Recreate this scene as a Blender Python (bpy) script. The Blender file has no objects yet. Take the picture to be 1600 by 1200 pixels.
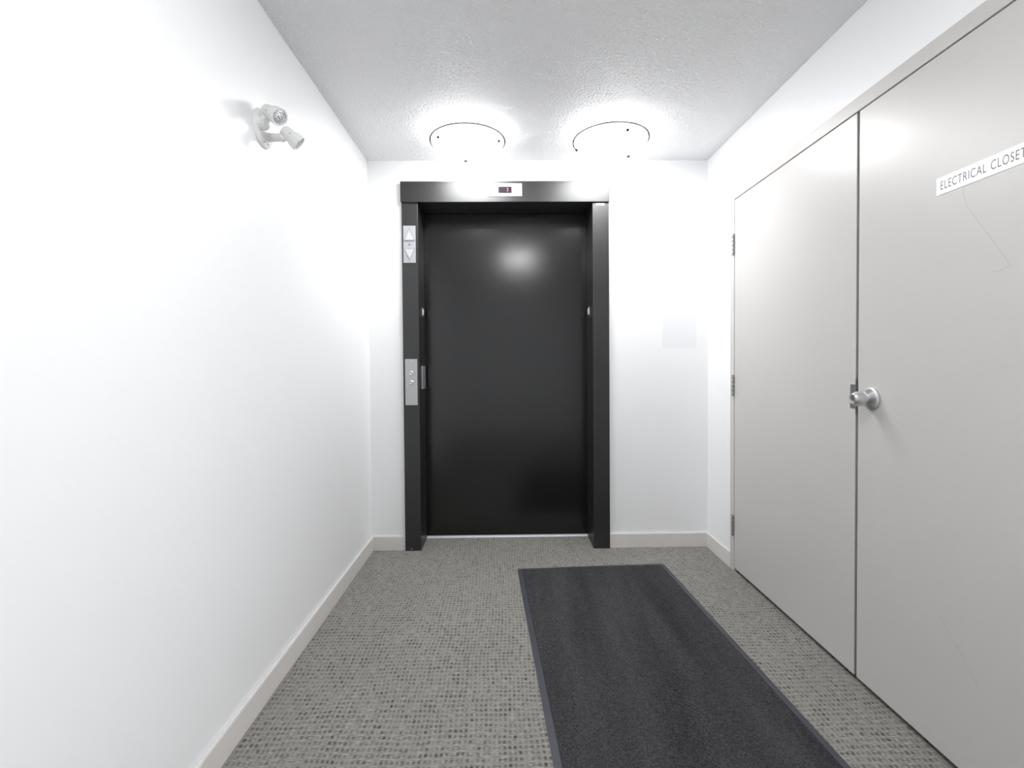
import bpy, bmesh, math, random
import numpy as np
from mathutils import Vector, Matrix

random.seed(7)
SC = bpy.context.scene
COL = SC.collection

# ---------------------------------------------------------------- camera, world, exposure
D_CAM, H_CAM = 2.9857, 1.1636
PITCH, YAW, ROLL = -0.0190, 0.0138, -0.0074
F_PX, SHIFT_PX = 749.59, -18.96
cam = bpy.data.cameras.new('camera')
cam.sensor_fit = 'HORIZONTAL'
cam.sensor_width = 36.0
cam.lens = F_PX / 1600.0 * 36.0
cam.shift_y = SHIFT_PX / 1600.0
cam.clip_start = 0.02
cam_ob = bpy.data.objects.new('camera', cam)
COL.objects.link(cam_ob)
fwd = Vector((math.sin(YAW) * math.cos(PITCH), math.cos(YAW) * math.cos(PITCH), math.sin(PITCH)))
rt0 = Vector((math.cos(YAW), -math.sin(YAW), 0))
up0 = rt0.cross(fwd)
rt = rt0 * math.cos(ROLL) + up0 * math.sin(ROLL)
up = up0 * math.cos(ROLL) - rt0 * math.sin(ROLL)
cm = Matrix(((rt.x, up.x, -fwd.x, 0), (rt.y, up.y, -fwd.y, -D_CAM), (rt.z, up.z, -fwd.z, H_CAM), (0, 0, 0, 1)))
cam_ob.matrix_world = cm
SC.camera = cam_ob

world = bpy.data.worlds.new('world')
world.use_nodes = True
world.node_tree.nodes['Background'].inputs[0].default_value = (0.965, 0.972, 1.0, 1)      # invented flat fill daylight, let in by the added glazed door
world.node_tree.nodes['Background'].inputs[1].default_value = 1.45
SC.world = world

LAMP_STRENGTH = 13.6
LAMP_COLOUR = (0.985, 0.99, 1.0, 1)
SC.view_settings.view_transform = 'Standard'
SC.view_settings.look = 'None'
SC.view_settings.gamma = 1.0
SC.view_settings.use_curve_mapping = False
SC.view_settings.exposure = 1.42

# ---------------------------------------------------------------- dimensions of the lobby (metres)
XL, XR, HC = -0.841, 1.2673, 2.4128          # left wall, right wall, ceiling
YB = -3.9                                     # wall behind the camera
EY0, EY1, EZ = -3.80, -2.46, 2.12             # opening of the added fill-light door beside the camera, on the closet side
WT = 0.14                                     # wall thickness
FL, FR, FT, HB = -0.6293, 0.6455, 2.2744, 2.1509      # elevator frame outer left/right, top, header underside
IL, IR, YD = -0.5303, 0.5436, 0.205           # opening left/right, door plane
J1, JT = -0.3206, 2.098                       # closet frame outer edge and top
D1, D2a, D2b, D3 = -0.368, -1.278, -1.291, -2.205     # closet leaf edges
DT, DB = 2.043, 0.020
J2 = -2.253
FX, LX = XR - 0.010, XR - 0.008               # closet frame face, leaf face

# ---------------------------------------------------------------- helpers
def link(o, parent=None):
    COL.objects.link(o)
    if parent is not None:
        o.parent = parent
    return o

def tag(o, label=None, cat=None, group=None, kind=None):
    if label: o['label'] = label
    if cat: o['category'] = cat
    if group: o['group'] = group
    if kind: o['kind'] = kind
    return o

def empty(name, loc=(0, 0, 0)):
    o = bpy.data.objects.new(name, None)
    o.empty_display_size = 0.05
    o.location = loc
    return link(o)

def wloc(o):
    v = Vector((0, 0, 0))
    while o is not None:
        v += Vector(o.location); o = o.parent
    return v

def obj(name, bm, mat, parent=None, smooth=None, origin=(0, 0, 0)):
    """finish a bmesh (built in world space) into one mesh object; origin = world position of its frame"""
    o3 = Vector(origin)
    if o3.length:
        bmesh.ops.translate(bm, verts=bm.verts, vec=-o3)
    bmesh.ops.recalc_face_normals(bm, faces=bm.faces)
    me = bpy.data.meshes.new(name)
    bm.to_mesh(me); bm.free()
    if smooth is not None:
        for p in me.polygons: p.use_smooth = True
        me.set_sharp_from_angle(angle=math.radians(smooth))
    me.materials.append(mat)
    o = bpy.data.objects.new(name, me)
    link(o, parent)
    o.location = o3 - wloc(parent)
    return o

def box(bm, x0, x1, y0, y1, z0, z1, bev=0.0, seg=2):
    r = bmesh.ops.create_cube(bm, size=1.0)
    vs = r['verts']
    for v in vs:
        v.co = Vector(((x0 + x1) / 2 + v.co.x * (x1 - x0), (y0 + y1) / 2 + v.co.y * (y1 - y0), (z0 + z1) / 2 + v.co.z * (z1 - z0)))
    if bev > 0:
        es = list({e for v in vs for e in v.link_edges})
        bmesh.ops.bevel(bm, geom=es, offset=bev, segments=seg, affect='EDGES', profile=0.5)
    return bm

def nb():
    return bmesh.new()

def lathe(bm, prof, origin, axis, n=40, closed=True):
    """revolve (r, h) profile about axis through origin; h runs along axis"""
    a = Vector(axis).normalized()
    t = Vector((0, 0, 1)) if abs(a.z) < 0.9 else Vector((1, 0, 0))
    u = a.cross(t).normalized(); w = a.cross(u)
    o = Vector(origin)
    rings = []
    for (r, h) in prof:
        if r < 1e-7:
            rings.append([bm.verts.new(o + a * h)])
        else:
            rings.append([bm.verts.new(o + a * h + (u * math.cos(2 * math.pi * k / n) + w * math.sin(2 * math.pi * k / n)) * r) for k in range(n)])
    for A, B in zip(rings[:-1], rings[1:]):
        if len(A) == 1 and len(B) == 1: continue
        for k in range(n):
            k2 = (k + 1) % n
            if len(A) == 1: bm.faces.new((A[0], B[k2], B[k]))
            elif len(B) == 1: bm.faces.new((A[k], A[k2], B[0]))
            else: bm.faces.new((A[k], A[k2], B[k2], B[k]))
    return bm

def prism(bm, pts, vec):
    """extrude polygon (list of Vectors) by vec"""
    v0 = [bm.verts.new(Vector(p)) for p in pts]
    v1 = [bm.verts.new(Vector(p) + Vector(vec)) for p in pts]
    n = len(pts)
    bm.faces.new(v0); bm.faces.new(v1[::-1])
    for k in range(n):
        bm.faces.new((v0[k], v0[(k + 1) % n], v1[(k + 1) % n], v1[k]))
    return bm

# ---------------------------------------------------------------- materials
class NT:
    def __init__(self, name):
        self.m = bpy.data.materials.new(name); self.m.use_nodes = True
        self.t = self.m.node_tree; self.b = self.t.nodes['Principled BSDF']
    def n(self, kind, **kw):
        nd = self.t.nodes.new(kind)
        for k, v in kw.items():
            if k in nd.inputs: nd.inputs[k].default_value = v
            else: setattr(nd, k, v)
        return nd
    def l(self, a, b): self.t.links.new(a, b)
    def math(self, op, a, b=None, c=None, clamp=False):
        nd = self.t.nodes.new('ShaderNodeMath'); nd.operation = op; nd.use_clamp = clamp
        for i, v in enumerate((a, b, c)):
            if v is None: continue
            if hasattr(v, 'is_linked') or hasattr(v, 'links'): self.l(v, nd.inputs[i])
            else: nd.inputs[i].default_value = v
        return nd.outputs[0]
    def mix(self, f, a, b):
        nd = self.t.nodes.new('ShaderNodeMix'); nd.data_type = 'RGBA'
        for s, v in ((nd.inputs[0], f), (nd.inputs[6], a), (nd.inputs[7], b)):
            if hasattr(v, 'links'): self.l(v, s)
            else: s.default_value = v if not isinstance(v, tuple) else (*v[:3], 1)
        return nd.outputs[2]
    def coord(self): return self.n('ShaderNodeTexCoord').outputs['Object']
    def noise(self, vec, scale, detail=3, rough=0.5):
        nd = self.n('ShaderNodeTexNoise', Scale=scale, Detail=detail, Roughness=rough); self.l(vec, nd.inputs['Vector']); return nd.outputs['Fac']
    def mapping(self, vec, scale=(1, 1, 1), rot=(0, 0, 0)):
        nd = self.n('ShaderNodeMapping'); nd.inputs['Scale'].default_value = scale; nd.inputs['Rotation'].default_value = rot
        self.l(vec, nd.inputs['Vector']); return nd.outputs[0]
    def ramp(self, f, lo, hi):
        nd = self.n('ShaderNodeMapRange'); nd.inputs['From Min'].default_value = lo; nd.inputs['From Max'].default_value = hi
        self.l(f, nd.inputs['Value']); return nd.outputs[0]
    def bump(self, h, strength, dist):
        nd = self.n('ShaderNodeBump', Strength=strength, Distance=dist); self.l(h, nd.inputs['Height']); self.l(nd.outputs[0], self.b.inputs['Normal'])
    def set(self, **kw):
        for k, v in kw.items():
            s = self.b.inputs[k.replace('_', ' ')]
            if hasattr(v, 'links'): self.l(v, s)
            elif isinstance(v, tuple): s.default_value = (*v[:3], 1)
            else: s.default_value = v
        return self.m

def plain(name, col, rough=0.5, metal=0.0, var=0.04, nscale=8.0, bump=0.0, bscale=200.0, bdist=0.001, spec=0.5):
    """base colour with slight mottling and optional fine relief"""
    t = NT(name); c = t.coord()
    f = t.noise(c, nscale, 4)
    a = tuple(x * (1 - var) for x in col); b = tuple(min(1, x * (1 + var)) for x in col)
    t.set(Base_Color=t.mix(f, a, b), Metallic=metal, Roughness=rough)
    t.b.inputs['Specular IOR Level'].default_value = spec
    if bump: t.bump(t.noise(c, bscale, 2), bump, bdist)
    return t.m

def m_carpet():
    t = NT('carpet_weave'); c = t.coord()
    warp = t.n('ShaderNodeTexNoise', Scale=3.0, Detail=2.0); t.l(c, warp.inputs['Vector'])
    w2 = t.n('ShaderNodeVectorMath', operation='SCALE'); t.l(warp.outputs['Color'], w2.inputs[0]); w2.inputs['Scale'].default_value = 0.05
    ad = t.n('ShaderNodeVectorMath', operation='ADD'); t.l(c, ad.inputs[0]); t.l(w2.outputs[0], ad.inputs[1])
    sp = t.n('ShaderNodeSeparateXYZ'); t.l(ad.outputs[0], sp.inputs[0])
    u = t.math('MULTIPLY', sp.outputs[0], 1 / 0.0158); v = t.math('MULTIPLY', sp.outputs[1], 1 / 0.0225)
    cu = t.math('MULTIPLY_ADD', t.math('COSINE', t.math('MULTIPLY', u, 2 * math.pi)), 0.5, 0.5)
    cv = t.math('MULTIPLY_ADD', t.math('COSINE', t.math('MULTIPLY', v, 2 * math.pi)), 0.5, 0.5)
    hole = t.math('MULTIPLY', t.math('POWER', cu, 0.8), t.math('POWER', cv, 0.9))       # dark knots of the weave
    cell = t.n('ShaderNodeCombineXYZ'); t.l(t.math('ROUND', u), cell.inputs[0]); t.l(t.math('ROUND', v), cell.inputs[1])
    wn = t.n('ShaderNodeTexWhiteNoise', noise_dimensions='2D'); t.l(cell.outputs[0], wn.inputs['Vector'])
    hole = t.math('MULTIPLY', hole, t.math('MULTIPLY_ADD', wn.outputs['Value'], 0.75, 0.22), clamp=True)
    hole = t.math('MULTIPLY', hole, t.math('MULTIPLY_ADD', t.ramp(t.noise(c, 14.0, 2), 0.32, 0.68), 0.75, 0.55), clamp=True)
    # fine stitched threads running across
    th = t.noise(t.mapping(c, (40, 330, 1)), 1.0, 2, 0.6)
    big = t.noise(t.mapping(c, (2.2, 3.0, 1)), 1.0, 3)
    light = t.mix(t.ramp(th, 0.3, 0.72), (0.13, 0.124, 0.112), (0.40, 0.386, 0.355))
    light = t.mix(t.math('MULTIPLY', t.ramp(big, 0.35, 0.7), 0.3), light, (0.19, 0.186, 0.168))
    col = t.mix(hole, light, (0.050, 0.047, 0.042))
    t.set(Base_Color=col, Roughness=0.95)
    t.b.inputs['Specular IOR Level'].default_value = 0.1
    t.b.inputs['Sheen Weight'].default_value = 0.1
    h = t.math('SUBTRACT', t.math('MULTIPLY', th, 0.3), hole)
    t.bump(h, 0.75, 0.004)
    return t.m

def m_ceiling():
    t = NT('stippled_ceiling'); c = t.coord()
    a = t.noise(c, 115.0, 3, 0.55); v = t.n('ShaderNodeTexVoronoi', Scale=95.0); t.l(c, v.inputs['Vector'])
    h = t.math('ADD', t.ramp(a, 0.38, 0.68), t.math('MULTIPLY', v.outputs['Distance'], -0.5))
    t.set(Base_Color=t.mix(t.noise(c, 1.5, 3), (0.88, 0.882, 0.89), (0.90, 0.902, 0.91)), Roughness=0.55)
    t.b.inputs['Specular IOR Level'].default_value = 0.4
    t.bump(h, 0.35, 0.004)
    return t.m

def m_wall(name, col):
    t = NT(name); c = t.coord()
    t.set(Base_Color=t.mix(t.noise(c, 2.0, 3), tuple(x * 0.985 for x in col), col), Roughness=0.36)
    t.b.inputs['Specular IOR Level'].default_value = 0.45
    t.bump(t.math('ADD', t.noise(c, 130.0, 2), t.math('MULTIPLY', t.noise(c, 9.0, 2), 2.5)), 0.10, 0.0012)
    return t.m

def m_closet():
    t = NT('warm_grey_door_paint'); c = t.coord()
    sc = t.noise(t.mapping(c, (3, 9, 26)), 1.0, 4, 0.65)
    marks = t.ramp(t.noise(c, 46.0, 1), 0.80, 0.86)
    base = t.mix(t.noise(c, 2.5, 4), (0.545, 0.530, 0.510), (0.575, 0.560, 0.540))
    base = t.mix(t.math('MULTIPLY', t.ramp(sc, 0.64, 0.80), 0.18, clamp=True), base, (0.40, 0.385, 0.365))
    base = t.mix(t.math('MULTIPLY', marks, 0.5, clamp=True), base, (0.27, 0.26, 0.245))
    t.set(Base_Color=base, Roughness=0.33)
    t.b.inputs['Specular IOR Level'].default_value = 0.5
    t.bump(t.noise(c, 22.0, 3), 0.08, 0.0012)
    return t.m

def m_elevator(name, r0, r1, lo, hi, spec):
    t = NT(name); c = t.coord()
    sm = t.noise(t.mapping(c, (3, 3, 1.3)), 1.0, 4, 0.6)
    t.set(Base_Color=t.mix(sm, (lo, lo, lo * 1.04), (hi, hi, hi * 1.03)), Roughness=t.math('MULTIPLY_ADD', sm, r1, r0))
    t.b.inputs['Specular IOR Level'].default_value = spec
    t.bump(t.noise(c, 6.0, 2), 0.03, 0.002)
    return t.m

def m_mat_pile():
    t = NT('charcoal_mat_pile'); c = t.coord()
    fine = t.noise(c, 190.0, 3, 0.75); streak = t.noise(t.mapping(c, (7.0, 0.9, 1)), 1.0, 3, 0.5)
    f = t.math('MULTIPLY_ADD', t.ramp(fine, 0.36, 0.64), 0.68, t.math('MULTIPLY', t.ramp(streak, 0.3, 0.7), 0.32))
    col = t.mix(f, (0.014, 0.014, 0.015), (0.086, 0.086, 0.091))
    # pale lint and grit caught in the pile, thickest along one scuffed streak
    lint = t.ramp(t.noise(c, 170.0, 1), 0.74, 0.80)
    patch = t.ramp(t.noise(c, 5.0, 2), 0.56, 0.70)
    col = t.mix(t.math('MULTIPLY', t.math('MULTIPLY', lint, patch, clamp=True), 0.7), col, (0.42, 0.42, 0.42))
    t.set(Base_Color=col, Roughness=1.0)
    t.b.inputs['Specular IOR Level'].default_value = 0.05
    t.bump(fine, 0.9, 0.004)
    return t.m

def m_brushed(name, col, rough=0.32, dirn=(8, 300, 300), metal=1.0):
    t = NT(name); c = t.coord()
    b = t.noise(t.mapping(c, dirn), 1.0, 2)
    t.set(Base_Color=t.mix(b, tuple(x * 0.93 for x in col), col), Metallic=metal, Roughness=t.math('MULTIPLY_ADD', b, 0.1, rough - 0.05))
    return t.m

def m_glow(name, col, strength, base=(0.9, 0.9, 0.9)):
    t = NT(name); c = t.coord()
    t.set(Base_Color=t.mix(t.noise(c, 30.0, 2), tuple(base), tuple(min(1, x * 1.04) for x in base)), Roughness=0.4)
    t.b.inputs['Emission Color'].default_value = col
    t.b.inputs['Emission Strength'].default_value = strength
    return t.m

def m_pane():
    t = NT('added_door_glass'); c = t.coord()  # glazing of the added door that admits the fill daylight
    tr = t.n('ShaderNodeBsdfTransparent'); gl = t.n('ShaderNodeBsdfGlossy'); gl.inputs['Roughness'].default_value = 0.02
    fr_ = t.n('ShaderNodeFresnel', IOR=1.45); mx = t.n('ShaderNodeMixShader')
    tr.inputs[0].default_value = (0.95, 0.955, 0.96, 1)
    t.l(fr_.outputs[0], mx.inputs[0]); t.l(tr.outputs[0], mx.inputs[1]); t.l(gl.outputs[0], mx.inputs[2])
    t.l(mx.outputs[0], t.t.nodes['Material Output'].inputs['Surface'])
    return t.m

def m_lens():
    t = NT('ribbed_lamp_lens'); c = t.coord()
    w = t.n('ShaderNodeTexVoronoi', Scale=190.0); t.l(c, w.inputs['Vector'])
    t.set(Base_Color=t.mix(w.outputs['Distance'], (0.55, 0.56, 0.60), (0.93, 0.93, 0.95)), Metallic=0.75, Roughness=0.16)
    t.bump(w.outputs['Distance'], 0.8, 0.003)
    return t.m

M = {
    'carpet': m_carpet(), 'ceiling': m_ceiling(),
    'wall': m_wall('white_satin_wall_paint', (0.90, 0.906, 0.911)),
    'base': plain('taupe_baseboard_paint', (0.72, 0.695, 0.67), 0.45),
    'caulk': plain('white_caulk', (0.68, 0.67, 0.66), 0.6),
    'closet': m_closet(),
    'edge': plain('door_edge_tan', (0.36, 0.345, 0.31), 0.6, var=0.12, nscale=25),
    'frame': plain('warm_grey_frame_paint', (0.565, 0.548, 0.528), 0.36),
    'elev': m_elevator('black_door_enamel', 0.165, 0.06, 0.0035, 0.006, 0.72), 'elev_frame': m_elevator('black_satin_frame_enamel', 0.36, 0.08, 0.008, 0.012, 0.8),
    'alu': m_brushed('brushed_aluminium', (0.80, 0.80, 0.83), 0.38, (4, 200, 200), 0.35),
    'steel': m_brushed('brushed_stainless', (0.52, 0.52, 0.53), 0.40, (260, 260, 6), 0.8),
    'chrome': m_brushed('satin_chrome', (0.66, 0.66, 0.66), 0.34, (20, 40, 40), 1.0),
    'hinge': m_brushed('dull_steel_hinge', (0.42, 0.42, 0.43), 0.38, (60, 60, 200), 0.9),
    'dark': plain('dark_recess', (0.03, 0.03, 0.03), 0.6),
    'white': plain('white_moulded_plastic', (0.86, 0.865, 0.85), 0.42),
    'lantern': plain('white_lantern_plate', (0.37, 0.37, 0.38), 0.45),
    'lantern_arrow': plain('translucent_arrow_lens', (0.48, 0.49, 0.53), 0.35),
    'lantern_line': plain('grey_engraved_line', (0.16, 0.16, 0.16), 0.5),
    'plate': plain('white_indicator_plate', (0.46, 0.46, 0.465), 0.45),
    'screen': plain('dark_display_glass', (0.022, 0.018, 0.026), 0.55, spec=0.15),
    'digit': m_glow('red_led_digit', (1.0, 0.10, 0.22, 1), 0.32, (0.25, 0.03, 0.05)),
    'red': plain('red_tactile_mark', (0.30, 0.03, 0.05), 0.4),
    'shade': m_glow('lit_frosted_glass', LAMP_COLOUR, LAMP_STRENGTH),
    'pan': plain('white_enamel_pan', (0.82, 0.82, 0.82), 0.4),
    'shaded_trim': plain('shade_dark_trim', (0.012, 0.012, 0.012), 0.5, spec=0.15),  # shade on the lamp rim and screws is put into this near-black colour
    'lens': m_lens(), 'pane': m_pane(),
    'sign': plain('white_engraved_plastic', (0.90, 0.90, 0.905), 0.4, var=0.01),
    'ink': plain('grey_engraved_lettering', (0.115, 0.115, 0.12), 0.6),
    'scratch': plain('pale_scratch', (0.40, 0.39, 0.375), 0.6),
    'pile': m_mat_pile(),
    'rubber': plain('black_rubber_edge', (0.052, 0.052, 0.066), 0.5, var=0.25, nscale=14, bump=0.2, bscale=300),
    'paper': plain('blank_pale_sheet', (0.845, 0.85, 0.875), 0.45, var=0.01),
    'sticker': plain('white_sticker', (0.85, 0.85, 0.86), 0.4),
}

# ---------------------------------------------------------------- setting
def struct(name, bm, mat, label, cat, **kw):
    return tag(obj(name, bm, mat, **kw), label, cat, kind='structure')

b = nb(); box(b, XL - WT, XR + WT, YB - WT, YD - 0.012, -0.08, 0.0)
struct('floor', b, M['carpet'], 'grey-brown woven loop carpet covering the whole lobby floor', 'floor')
def stipple(x0, x1, y0, y1, step, z, amp):
    """sheet of sprayed stipple: smoothed random bumps hanging below z"""
    nx, ny = int((x1 - x0) / step) + 1, int((y1 - y0) / step) + 1
    rng = np.random.default_rng(3)
    fx = np.fft.fftfreq(nx, step)[:, None]; fy = np.fft.rfftfreq(ny, step)[None, :]
    k = np.sqrt(fx * fx + fy * fy)
    h = np.fft.irfft2(np.fft.rfft2(rng.standard_normal((nx, ny))) * np.exp(-((k - 62) / 40) ** 2), s=(nx, ny))
    h /= h.std()
    h = np.clip(h - 0.1, 0, 2.2)
    X, Y = np.meshgrid(np.linspace(x0, x1, nx), np.linspace(y0, y1, ny), indexing='ij')
    co = np.stack([X, Y, z - amp * h], -1).reshape(-1, 3).astype(np.float32)
    idx = np.arange(nx * ny).reshape(nx, ny)
    q = np.stack([idx[:-1, :-1], idx[:-1, 1:], idx[1:, 1:], idx[1:, :-1]], -1).reshape(-1, 4)
    return co, q
b = nb(); box(b, XL - WT, XR + WT, YB - WT, WT, HC + 0.0002, HC + 0.1)
ce = struct('ceiling', b, M['ceiling'], 'white stippled ceiling carrying the dome lights', 'ceiling')
co, q = stipple(XL, XR, -2.9, 0.0, 0.0042, HC, 0.0016)
me = bpy.data.meshes.new('stipple_coat')
me.vertices.add(len(co)); me.vertices.foreach_set('co', co.ravel())
me.loops.add(q.size); me.loops.foreach_set('vertex_index', q.ravel().astype(np.int32))
me.polygons.add(len(q)); me.polygons.foreach_set('loop_start', np.arange(0, q.size, 4, dtype=np.int32))
me.polygons.foreach_set('use_smooth', np.ones(len(q), dtype=bool))
me.update(calc_edges=True); me.validate()
me.materials.append(M['ceiling'])
st = link(bpy.data.objects.new('stipple_coat', me), ce); st['kind'] = 'stuff'
b = nb(); box(b, XL - WT, XL, YB - WT, 0.0, 0.0, HC)
struct('wall_left', b, M['wall'], 'long plain white satin wall holding the twin-head emergency light', 'wall')
b = nb()
box(b, XL - WT, FL + 0.03, 0.0, WT, 0.0, HC); box(b, FR - 0.03, XR + WT, 0.0, WT, 0.0, HC); box(b, FL + 0.03, FR - 0.03, 0.0, WT, FT - 0.03, HC)
struct('wall_back', b, M['wall'], 'white end wall around the black elevator doorway', 'wall')
b = nb()
box(b, XR, XR + WT, J1 - 0.02, 0.0, 0.0, HC); box(b, XR, XR + WT, EY1, J2 + 0.02, 0.0, HC); box(b, XR, XR + WT, YB - WT, EY0, 0.0, HC); box(b, XR, XR + WT, EY0, EY1, EZ, HC); box(b, XR, XR + WT, J2 + 0.02, J1 - 0.02, JT - 0.02, HC)
struct('wall_right', b, M['wall'], 'white wall above and beside the grey closet doors', 'wall')
b = nb(); box(b, XL, XR, YB - WT, YB, 0.0, HC)
struct('wall_front', b, M['wall'], 'plain white wall closing the lobby opposite the elevator', 'wall')
# glazed door added out of view, in line with the closet, to admit soft fill daylight
ge = empty('added_fill_door', (XR + 0.07, (EY0 + EY1) / 2, 0))
tag(ge, 'wide glazed door added out of view beside the viewer to let in fill daylight', 'added glass door', kind='structure')
for a0, a1 in ((EY0 + 0.003, EY0 + 0.055), (EY1 - 0.055, EY1 - 0.003)):
    b = nb(); box(b, XR + 0.05, XR + 0.09, a0, a1, 0.012, EZ - 0.004, 0.002, 1); obj('stile', b, M['alu'], ge)
for z0, z1 in ((0.012, 0.12), (EZ - 0.06, EZ - 0.004)):
    b = nb(); box(b, XR + 0.05, XR + 0.09, EY0 + 0.055, EY1 - 0.055, z0, z1, 0.002, 1); obj('rail', b, M['alu'], ge)
b = nb(); box(b, XR + 0.067, XR + 0.073, EY0 + 0.055, EY1 - 0.055, 0.12, EZ - 0.06); obj('pane', b, M['pane'], ge)

BT, BH = 0.012, 0.0857
def baseboard(name, x0, x1, y0, y1, label):
    b = nb(); box(b, x0, x1, y0, y1, 0, BH, 0.0015, 1)
    o = struct(name, b, M['base'], label, 'baseboard')
    b = nb(); box(b, x0 + (0 if x1 - x0 > .05 else 0.001), x1 - (0 if x1 - x0 > .05 else 0.001), y0 + (0.001 if y1 - y0 < .05 else 0), y1 - (0.001 if y1 - y0 < .05 else 0), BH, BH + 0.0035, 0.001, 1)
    obj('caulk_bead', b, M['caulk'], o)
    return o
baseboard('baseboard_left', XL, XL + BT, YB, 0.0, 'taupe baseboard running along the long left white wall')
baseboard('baseboard_back_left', XL + BT, FL, -BT, 0.0, 'short taupe baseboard between left corner and elevator frame')
baseboard('baseboard_back_right', FR, XR, -BT, 0.0, 'taupe baseboard on the end wall right of the elevator frame')
baseboard('baseboard_right', XR - BT, XR, J1, -BT, 'short taupe baseboard between right corner and closet frame')
baseboard('baseboard_right_front', XR - BT, XR, EY1, J2, 'taupe baseboard on the near side of the closet frame')

# ---------------------------------------------------------------- elevator entrance (door_1)
el = empty('door_1', ((IL + IR) / 2, -0.02, 0))
tag(el, 'black enamelled elevator doorway with single sliding panel in the end wall', 'elevator door', kind='structure')
FY = -0.020
for x0, x1, s in ((FL, IL, 0), (IR, FR, 1)):
    b = nb(); box(b, x0, x1, FY, YD - 0.006, 0.0, HB + 0.001, 0.002)
    j = obj('jamb', b, M['elev_frame'], el)
    if s == 0:
        b = nb(); lathe(b, [(0.0, 0.002), (0.003, 0.0015), (0.004, 0.0)], (-0.590, FY, 0.013), (0, -1, 0), 12)
        obj('screw', b, M['steel'], j, 40)
b = nb(); box(b, FL - 0.004, FR + 0.003, FY - 0.012, YD - 0.006, HB, FT, 0.002)
box(b, FL - 0.002, FR + 0.001, FY - 0.013, FY - 0.004, HB - 0.003, HB + 0.004, 0.001, 1)
obj('header', b, M['elev_frame'], el)
b = nb(); box(b, IL - 0.09, IR + 0.09, YD, YD + 0.035, 0.013, HB + 0.08, 0.002)
obj('door_panel', b, M['elev'], el)
b = nb(); box(b, IL - 0.09, IR + 0.09, YD - 0.012, YD + 0.12, -0.03, 0.004, 0.001, 1)
box(b, IL - 0.0005, IR + 0.0005, YD + 0.004, YD + 0.008, 0.004, 0.011)
obj('sill', b, M['alu'], el)
b = nb()                                                    # closed hoistway behind the panel
box(b, IL - 0.12, IR + 0.12, YD + 0.125, YD + 0.135, -0.05, HB + 0.15)
for xa in (IL - 0.12, IR + 0.11): box(b, xa, xa + 0.01, WT, YD + 0.125, -0.05, HB + 0.15)
box(b, IL - 0.12, IR + 0.12, WT, YD + 0.125, HB + 0.14, HB + 0.15); box(b, IL - 0.12, IR + 0.12, YD - 0.011, YD + 0.125, -0.06, -0.05)
obj('shaft_liner', b, M['dark'], el)
b = nb(); box(b, 0.565, 0.618, FY - 0.0008, FY + 0.0005, 2.1295, 2.1415)
obj('label_sticker', b, M['sticker'], el)

def rivet(name, x, y, z, axis, r, parent, mat, h=0.0022):
    b = nb(); lathe(b, [(0.0, h), (r * 0.6, h * 0.85), (r, h * 0.3), (r, -0.001)], (x, y, z), axis, 14)
    return obj(name, b, mat, parent, 50)

# floor indicator on the header
HF = FY - 0.012
b = nb(); box(b, -0.096, 0.110, HF - 0.004, HF, 2.181, 2.259, 0.0012, 2)
ind = tag(obj('floor_indicator', b, M['plate'], None, None, ((0.007), HF, 2.181)), 'white floor indicator plate with red digit 1 on the elevator header', 'indicator')
b = nb(); box(b, -0.034, 0.047, HF - 0.0052, HF - 0.0035, 2.200, 2.238)
scr = obj('display_screen', b, M['screen'], ind)
b = nb()                                                    # the figure 1: upright stroke with a short flag
prism(b, [Vector((0.0195, HF - 0.0053, 2.207)), Vector((0.0245, HF - 0.0053, 2.207)), Vector((0.0265, HF - 0.0053, 2.231)), Vector((0.0225, HF - 0.0053, 2.231)), Vector((0.0165, HF - 0.0053, 2.226)), Vector((0.0165, HF - 0.0053, 2.2225)), Vector((0.0210, HF - 0.0053, 2.2250))], (0, -0.0006, 0))
obj('digit', b, M['digit'], scr)
for x in (-0.088, 0.102):
    rivet('screw', x, HF - 0.004, 2.220, (0, -1, 0), 0.0028, ind, M['plate'], 0.001)

# hall lantern on the left jamb
LX0, LX1, LZ0, LZ1 = -0.6195, -0.5440, 1.780, 2.007
LC = (LX0 + LX1) / 2
b = nb(); box(b, LX0, LX1, FY - 0.005, FY, LZ0, LZ1, 0.0012, 2)
lan = tag(obj('hall_lantern', b, M['lantern'], None, None, (LC, FY, LZ0)), 'white plate with up and down arrows high on the left elevator jamb', 'elevator lantern')
for nm, pts in (('up_arrow', [(LC - 0.029, 1.919), (LC + 0.029, 1.919), (LC, 1.981)]), ('down_arrow', [(LC - 0.029, 1.864), (LC, 1.803), (LC + 0.029, 1.864)])):
    b = nb(); prism(b, [Vector((x, FY - 0.0045, z)) for x, z in pts], (0, -0.0035, 0))
    ar = obj(nm, b, M['lantern_arrow'], lan)
    cx = sum(p[0] for p in pts) / 3; cz = sum(p[1] for p in pts) / 3
    b = nb()
    outer = [(cx + (x - cx) * 1.13, cz + (z - cz) * 1.13) for x, z in pts]
    for k in range(3):
        p, q, p2, q2 = pts[k], pts[(k + 1) % 3], outer[k], outer[(k + 1) % 3]
        prism(b, [Vector((s[0], FY - 0.0045, s[1])) for s in (p, q, q2, p2)], (0, -0.0008, 0))
    obj('arrow_outline', b, M['lantern_line'], ar)
b = nb(); box(b, LC - 0.031, LC + 0.031, FY - 0.0057, FY - 0.0045, 1.909, 1.912); obj('divider_line', b, M['lantern_line'], lan)
b = nb()
prism(b, [Vector((LC + r * math.cos(k * math.pi / 4), FY - 0.0045, 1.892 + r * math.sin(k * math.pi / 4))) for k in range(8) for r in [0.0105 if k % 2 == 0 else 0.0045]], (0, -0.0012, 0))
obj('star_mark', b, M['lantern_line'], lan)
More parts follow.
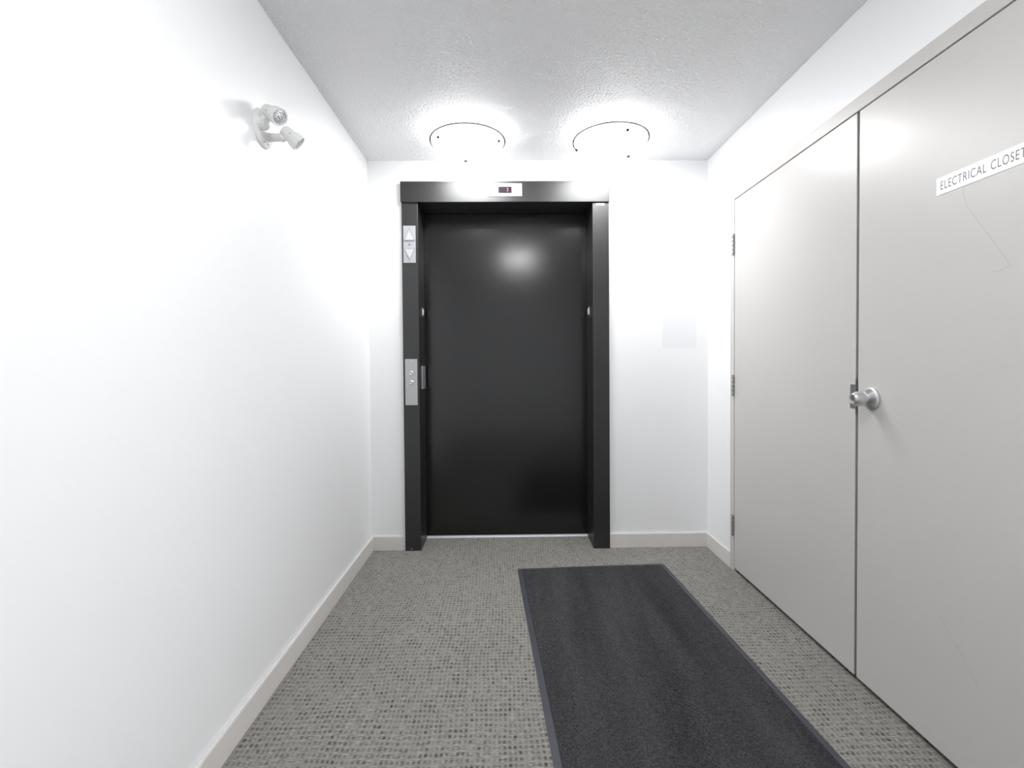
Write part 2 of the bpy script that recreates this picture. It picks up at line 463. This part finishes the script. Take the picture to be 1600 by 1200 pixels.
for z in (1.994, 1.790): rivet('screw', LC, FY - 0.005, z, (0, -1, 0), 0.0022, lan, M['lantern_line'], 0.001)

# call station
CX0, CX1, CZ0, CZ1 = -0.6175, -0.5420, 0.906, 1.191
CC = (CX0 + CX1) / 2
b = nb(); box(b, CX0, CX1, FY - 0.004, FY, CZ0, CZ1, 0.001, 2)
cs = tag(obj('call_button_panel', b, M['steel'], None, None, (CC, FY, CZ0)), 'brushed steel call plate with two round buttons on left elevator jamb', 'call panel')
for z in (1.104, 1.047):
    b = nb(); lathe(b, [(0.0, 0.0035), (0.0062, 0.0035), (0.0078, 0.0045), (0.0085, 0.0065), (0.0108, 0.0065), (0.0128, 0.0045), (0.0135, 0.0)], (CC, FY - 0.0039, z), (0, -1, 0), 32)
    bt = obj('call_button', b, M['chrome'], cs, 30)
    b = nb(); lathe(b, [(0.0, 0.0044), (0.0030, 0.0042), (0.0035, 0.0033)], (CC, FY - 0.0039, z), (0, -1, 0), 16)
    obj('button_jewel', b, M['lantern'], bt, 40)
for z in (1.180, 0.922): rivet('screw', CC, FY - 0.004, z, (0, -1, 0), 0.0038, cs, M['chrome'])

# little things in the jamb reveals
def reveal_sensor(x, s, label):
    e = empty('door_sensor', (x, 0.105, 1.47)); tag(e, label, 'sensor', 'light beam sensors in the elevator jambs')
    b = nb(); box(b, min(x, x + s * 0.003), max(x, x + s * 0.003), 0.078, 0.130, 1.452, 1.528, 0.001, 1); obj('sensor_base', b, M['dark'], e)
    b = nb()
    prism(b, [Vector((x + s * 0.003, 0.090, 1.467)), Vector((x + s * 0.009, 0.090, 1.476)), Vector((x + s * 0.010, 0.090, 1.502)), Vector((x + s * 0.003, 0.090, 1.517))], (0, 0.026, 0))
    obj('sensor_cover', b, M['alu'], e)
reveal_sensor(IL, 1, 'small silver light-beam sensor inside the left elevator jamb')
reveal_sensor(IR, -1, 'small silver light-beam sensor inside the right elevator jamb')
b = nb(); box(b, IL, IL + 0.010, 0.050, 0.150, 1.002, 1.146, 0.0012, 2)
fp = tag(obj('tactile_floor_plate', b, M['steel'], None, None, (IL, 0.10, 1.002)), 'narrow steel floor-number plate inside the left elevator jamb', 'plate')
b = nb(); lathe(b, [(0.0, 0.002), (0.006, 0.0015), (0.007, 0.0)], (IL + 0.0098, 0.09, 1.078), (1, 0, 0), 16); obj('red_marker', b, M['red'], fp, 40)
for z in (1.014, 1.134): rivet('screw', IL + 0.0098, 0.10, z, (1, 0, 0), 0.003, fp, M['chrome'])

# ---------------------------------------------------------------- electrical closet: frame and two leaves
fr = empty('trim_1', (XR, (J1 + J2) / 2, 0))
tag(fr, 'warm grey painted steel frame around the double closet doors', 'door frame', kind='structure')
for a, c_, s in ((D1 + 0.003, J1, 0), (J2, D3 - 0.003, 1)):
    b = nb(); box(b, FX, XR + 0.10, a, c_, 0.0, DT + 0.004, 0.0015, 1)
    q = (D1 + 0.003, D1 - 0.013) if s == 0 else (D3 - 0.003, D3 + 0.013)
    box(b, LX + 0.047, XR + 0.10, min(q), max(q), 0.0, DT + 0.004)
    obj('frame_jamb', b, M['frame'], fr)
b = nb(); box(b, FX, XR + 0.10, J2, J1, DT + 0.004, JT, 0.0015, 1); box(b, LX + 0.047, XR + 0.10, J2 + 0.05, J1 - 0.05, DT - 0.014, DT + 0.006)
obj('frame_head', b, M['frame'], fr)

def leaf(name, ya, yb_, label):
    b = nb(); box(b, LX, LX + 0.044, min(ya, yb_), max(ya, yb_), DB, DT, 0.0008, 1)
    return tag(obj(name, b, M['closet'], None, None, (LX, (ya + yb_) / 2, DB)), label, 'closet door', kind='structure')
lf = leaf('door_2', D1, D2a, 'flush grey closet door leaf with three hinges beside the end wall')
rf = leaf('door_3', D2b, D3, 'flush grey closet door leaf carrying the round knob and white sign')
# raw tan edge of the far leaf, seen through the meeting gap
b = nb(); box(b, LX + 0.001, LX + 0.043, D2a - 0.0012, D2a + 0.0003, DB + 0.001, DT - 0.001); obj('edge_band', b, M['edge'], lf)
b = nb(); box(b, LX + 0.046, LX + 0.070, D2b - 0.02, D2a + 0.02, DB + 0.002, DT - 0.016); obj('backing_astragal', b, M['edge'], lf)

for z0, z1 in ((1.744, 1.860), (0.973, 1.089), (0.198, 0.314)):
    # hinge axis stands just proud of the joint between frame and leaf
    hy, hx = D1 + 0.005, FX - 0.006
    b = nb(); box(b, FX - 0.0012, FX + 0.001, hy - 0.0015, hy + 0.024, z0 + 0.002, z1 - 0.002); box(b, FX - 0.006, FX, hy - 0.004, hy + 0.002, z0 + 0.002, z1 - 0.002)
    hg = obj('hinge', b, M['hinge'], lf)
    seg = (z1 - z0) / 5
    for k in range(5):
        b = nb(); lathe(b, [(0.0, 0.0), (0.0062, 0.0), (0.0066, 0.0006), (0.0066, seg - 0.0012), (0.0062, seg - 0.0006), (0.0, seg - 0.0006)], (hx, hy, z0 + k * seg), (0, 0, 1), 16)
        obj('knuckle', b, M['hinge'], hg, 40)
# strike plate lip lapping on to the far leaf
b = nb(); box(b, LX - 0.0012, LX + 0.0004, D2a - 0.004, D2a + 0.025, 0.989, 1.077, 0.0005, 1); box(b, LX - 0.0012, LX + 0.040, D2a - 0.0026, D2a - 0.0012, 0.970, 1.096)
obj('strike_plate', b, M['hinge'], lf)

# knob
KY, KZ = -1.356, 1.031
ke_r = [(0.0, 0.0), (0.0395, 0.0), (0.0395, 0.004), (0.0385, 0.0075), (0.033, 0.0105), (0.0315, 0.0108), (0.026, 0.0125), (0.018, 0.0138), (0.0145, 0.0150), (0.0, 0.0150)]
b = nb(); lathe(b, ke_r, (LX, KY, KZ), (-1, 0, 0), 48)
ros = obj('rosette', b, M['chrome'], rf, 35)
b = nb(); lathe(b, [(0.0, 0.014), (0.0135, 0.014), (0.0128, 0.020), (0.0135, 0.024), (0.0195, 0.0265), (0.0240, 0.031), (0.0262, 0.038), (0.0264, 0.044), (0.0250, 0.052), (0.0220, 0.060), (0.0178, 0.0672), (0.0160, 0.0690), (0.0146, 0.0685), (0.0132, 0.0655), (0.0125, 0.0630), (0.0, 0.0630)], (LX, KY, KZ), (-1, 0, 0), 48)
kn = obj('door_knob', b, M['chrome'], rf, 40)
b = nb(); lathe(b, [(0.0, 0.0668), (0.0070, 0.0668), (0.0076, 0.0660), (0.0076, 0.0630)], (LX, KY, KZ), (-1, 0, 0), 24)
obj('lock_cylinder', b, M['hinge'], kn, 40)
b = nb(); box(b, LX - 0.0673, LX - 0.0660, KY - 0.0009, KY + 0.0009, KZ - 0.0045, KZ + 0.0045)
obj('keyhole', b, M['dark'], kn)

b = nb()                                                    # the dark closet behind the leaves
CX = XR + 0.75
box(b, CX, CX + 0.02, J2 - 0.1, J1 + 0.1, -0.02, HC); box(b, XR + WT, CX, J2 - 0.1, J2 - 0.08, -0.02, HC); box(b, XR + WT, CX, J1 + 0.08, J1 + 0.1, -0.02, HC)
box(b, XR + WT, CX, J2 - 0.1, J1 + 0.1, HC - 0.02, HC); box(b, XR + WT, CX, J2 - 0.1, J1 + 0.1, -0.02, 0.0)
struct('wall_closet', b, M['wall'], 'unlit inner walls of the closet behind the grey doors', 'wall')

# scratches on the near leaf: thin shallow lines
def scratch(pts, w):
    b = nb(); P = [Vector((LX - 0.0002, y, z)) for y, z in pts]
    L = []
    for k, p in enumerate(P):
        d = (P[min(k + 1, len(P) - 1)] - P[max(k - 1, 0)]).normalized(); n = Vector((0, -d.z, d.y))
        L.append((b.verts.new(p + n * w / 2), b.verts.new(p - n * w / 2)))
    for A, B in zip(L[:-1], L[1:]): b.faces.new((A[0], A[1], B[1], B[0]))
    obj('scratch', b, M['scratch'], rf)
scratch([(-1.678, 1.640), (-1.679, 1.620), (-1.683, 1.600), (-1.688, 1.585), (-1.696, 1.570), (-1.720, 1.532), (-1.749, 1.487), (-1.778, 1.440), (-1.805, 1.396)], 0.0011)
scratch([(-1.757, 1.391), (-1.766, 1.3885), (-1.776, 1.3885), (-1.788, 1.391), (-1.801, 1.395)], 0.0012)
scratch([(-1.62, 0.418), (-1.66, 0.372), (-1.70, 0.330), (-1.735, 0.285)], 0.0009)

# sign
SY0, SY1, SZ0, SZ1 = -1.5975, -1.8535, 1.638, 1.688
b = nb(); box(b, LX - 0.0016, LX, SY1, SY0, SZ0, SZ1, 0.0004, 1)
sg = tag(obj('door_sign', b, M['sign'], None, None, (LX, (SY0 + SY1) / 2, SZ0)), 'white plastic sign reading ELECTRICAL CLOSET on the near closet door', 'sign')
fc = bpy.data.curves.new('lettering', 'FONT'); fc.body = 'ELECTRICAL CLOSET'; fc.size = 1.0; fc.space_character = 1.12; fc.space_word = 1.25
fc.offset = -0.008
tmp = bpy.data.objects.new('lettering', fc); COL.objects.link(tmp)
bpy.context.view_layer.update()
me = bpy.data.meshes.new_from_object(tmp.evaluated_get(bpy.context.evaluated_depsgraph_get()))
bpy.data.objects.remove(tmp)
xs = [v.co.x for v in me.vertices]; ys = [v.co.y for v in me.vertices]
tx0, tx1, ty0, ty1 = min(xs), max(xs), min(ys), max(ys)
TY0, TY1, TZ0, TZ1 = -1.6115, -1.8385, 1.6515, 1.6755
for v in me.vertices:
    v.co = Vector((LX - 0.00185, TY0 + (v.co.x - tx0) / (tx1 - tx0) * (TY1 - TY0), TZ0 + (v.co.y - ty0) / (ty1 - ty0) * (TZ1 - TZ0))) - Vector(sg.location)
me.materials.clear(); me.materials.append(M['ink']); me.name = 'lettering'
link(bpy.data.objects.new('lettering', me), sg)

# ---------------------------------------------------------------- dome ceiling lights
def ceiling_light(x, y, rot, label, k=1.0):
    """flush dome light; k scales the fixture"""
    e = empty('ceiling_light', (x, y, HC)); tag(e, label, 'ceiling light', 'frosted dome ceiling lights')
    Z = (0, 0, -1); o = (x, y, HC)
    S = lambda prof: [(r * k, h * k) for r, h in prof]
    b = nb(); lathe(b, S([(0.0, 0.0), (0.182, 0.0), (0.184, 0.003), (0.184, 0.043), (0.182, 0.046), (0.0, 0.046)]), o, Z, 48)
    obj('pan', b, M['pan'], e, 35)
    R = 0.196
    prof = [(R * math.sin(a), 0.050 + 0.047 * math.cos(a) ** 0.9 if a < math.pi / 2 - 1e-6 else 0.050) for a in [q / 14 * math.pi / 2 for q in range(15)]]
    prof += [(R - 0.004, 0.0485), (0.0, 0.0485)]
    b = nb(); lathe(b, S(prof), o, Z, 56)
    obj('glass_shade', b, M['shade'], e, 50)
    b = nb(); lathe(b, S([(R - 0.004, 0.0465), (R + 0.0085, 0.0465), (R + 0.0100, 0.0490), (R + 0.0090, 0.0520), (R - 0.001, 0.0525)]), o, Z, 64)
    obj('metal_rim', b, M['shaded_trim'], e, 40)
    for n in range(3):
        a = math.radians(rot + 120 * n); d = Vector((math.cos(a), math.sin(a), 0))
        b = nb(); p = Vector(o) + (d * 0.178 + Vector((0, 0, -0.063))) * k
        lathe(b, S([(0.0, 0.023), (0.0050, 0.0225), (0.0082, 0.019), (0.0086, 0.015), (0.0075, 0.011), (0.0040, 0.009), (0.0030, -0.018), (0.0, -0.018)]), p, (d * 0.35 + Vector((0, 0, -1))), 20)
        obj('thumbscrew', b, M['shaded_trim'], e, 40)
    return e
ceiling_light(-0.195, -0.360, -22, 'glowing frosted dome light above the left half of elevator header')
ceiling_light(0.580, -0.370, -75, 'glowing frosted dome light above right elevator jamb, metal rim showing')
ceiling_light(0.165, -2.120, 30, 'dome light nearest the viewer, its glow reflected in the elevator door panel')

# ---------------------------------------------------------------- twin-head emergency light on the left wall
PY, PZ = -1.285, 1.985
em = empty('emergency_light', (XL, PY, PZ)); tag(em, 'white twin-head emergency light on round base high on left wall', 'emergency light')
b = nb(); lathe(b, [(0.0, 0.0145), (0.040, 0.0140), (0.054, 0.0115), (0.061, 0.0085), (0.065, 0.004), (0.066, 0.0)], (XL, PY, PZ), (1, 0, 0), 56)
obj('base_plate', b, M['white'], em, 40)
for y, z in ((PY + 0.012, PZ - 0.048), (PY - 0.012, PZ - 0.050), (PY + 0.020, PZ - 0.036)):
    rivet('screw', XL + 0.012, y, z, (1, 0, 0), 0.0032, em, M['hinge'], 0.003)
b = nb(); box(b, XL + 0.0105, XL + 0.0128, PY - 0.006, PY + 0.014, PZ - 0.0475, PZ - 0.0455); box(b, XL + 0.0115, XL + 0.0138, PY - 0.004, PY + 0.012, PZ - 0.0425, PZ - 0.0405); obj('rating_mark', b, M['lantern_line'], em)

def head(ball, ball_r, neck_to, rear, axis, lens_l):
    ax = Vector(axis).normalized()
    b = nb(); n = 8
    lathe(b, [(ball_r * math.sin(k / 10 * math.pi), -ball_r * math.cos(k / 10 * math.pi)) for k in range(11)], ball, (1, 0, 0), 24)
    bd = Vector((XL + 0.010, ball[1], ball[2])); L = Vector(ball) - bd
    lathe(b, [(ball_r * 0.95, 0.0), (ball_r * 0.9, L.length * 0.6), (ball_r * 0.9, L.length)], bd, L, 24)
    obj('swivel_arm', b, M['white'], em, 45)
    b = nb(); d = Vector(neck_to) - Vector(ball)
    lathe(b, [(0.0, 0.0), (0.010, 0.0), (0.010, d.length), (0.0, d.length)], ball, d, 20)
    obj('neck', b, M['white'], em, 40)
    L = lens_l
    b = nb(); lathe(b, [(0.0, 0.0), (0.014, 0.0005), (0.0195, 0.004), (0.0215, 0.010), (0.0225, L * 0.52), (0.0265, L * 0.62), (0.0285, L * 0.70), (0.0292, L * 0.96), (0.0280, L), (0.0245, L), (0.0232, L - 0.004), (0.0, L - 0.004)], rear, ax, 44)
    h = obj('lamp_head', b, M['white'], em, 35)
    b = nb(); lathe(b, [(0.0, L + 0.0005), (0.012, L - 0.0008), (0.0232, L - 0.0035)], rear, ax, 32)
    obj('lens', b, M['lens'], h, 60)
    u = ax.cross(Vector((0, 0, 1))).normalized()
    for s, t_ in ((1, 0.45), (-1, 0.45)):
        p = Vector(rear) + ax * L * t_ + u * s * 0.0222
        b = nb(); lathe(b, [(0.0, 0.0016), (0.0016, 0.0013), (0.002, 0.0)], p, u * s, 10)
        obj('vent_dimple', b, M['lantern_line'], h, 40)
head((XL + 0.026, PY - 0.040, 1.981), 0.0185, (XL + 0.046, PY - 0.036, 2.016), (XL + 0.028, PY - 0.028, 2.036), (0.72, -0.46, -0.50), 0.090)
head((XL + 0.052, PY + 0.036, 1.972), 0.0155, (XL + 0.068, PY + 0.040, 1.984), (XL + 0.055, PY + 0.032, 1.999), (0.722, 0.27, -0.60), 0.070)

# ---------------------------------------------------------------- pale blank sheet on the end wall
b = nb(); box(b, 0.982, 1.195, -0.0010, 0.0, 1.250, 1.540)
tag(obj('wall_sheet', b, M['paper'], None, None, (1.0885, 0, 1.25)), 'blank pale letter-size sheet on end wall right of elevator', 'sheet')

# ---------------------------------------------------------------- floor mat
MW, ML, MA = 0.845, 1.52, math.radians(3.1)
mt = empty('floor_mat', (0.058, -0.302, 0.0))
def mat_xy(u, v):                                             # u across from back-left corner, v towards the camera
    return (u * math.cos(MA) + v * math.sin(MA), u * math.sin(MA) - v * math.cos(MA))
def rrect(inset, r, z, n=6):
    pts = []
    for cx, cy, a0 in ((MW - inset - r, inset + r, -90), (MW - inset - r, ML - inset - r, 0), (inset + r, ML - inset - r, 90), (inset + r, inset + r, 180)):
        for k in range(n + 1):
            a = math.radians(a0 + 90 * k / n); x, y = mat_xy(cx + r * math.cos(a), cy + r * math.sin(a)); pts.append(Vector((x, y, z)))
    return pts
def loft(bm, rings, cap):
    R = [[bm.verts.new(p) for p in r] for r in rings]; n = len(R[0])
    for A, B in zip(R[:-1], R[1:]):
        for k in range(n): bm.faces.new((A[k], A[(k + 1) % n], B[(k + 1) % n], B[k]))
    if cap: bm.faces.new(R[-1])
    return bm
tag(mt, 'charcoal entrance mat with black rubber border lying on the carpet', 'floor mat')
def local(name, bm, mat, smooth=None):
    bmesh.ops.recalc_face_normals(bm, faces=bm.faces)
    me = bpy.data.meshes.new(name); bm.to_mesh(me); bm.free(); me.materials.append(mat)
    if smooth:
        for p in me.polygons: p.use_smooth = True
        me.set_sharp_from_angle(angle=math.radians(smooth))
    return link(bpy.data.objects.new(name, me), mt)
b = nb(); loft(b, [rrect(0.0, 0.022, 0.0), rrect(0.0, 0.022, 0.0016), rrect(0.006, 0.018, 0.0030), rrect(0.021, 0.010, 0.0042), rrect(0.0235, 0.009, 0.0052), rrect(0.026, 0.008, 0.0040)], True); local('rubber_border', b, M['rubber'], 30)
b = nb(); loft(b, [rrect(0.0255, 0.010, 0.0040), rrect(0.0265, 0.010, 0.0070), rrect(0.030, 0.010, 0.0085)], True); local('pile_field', b, M['pile'])
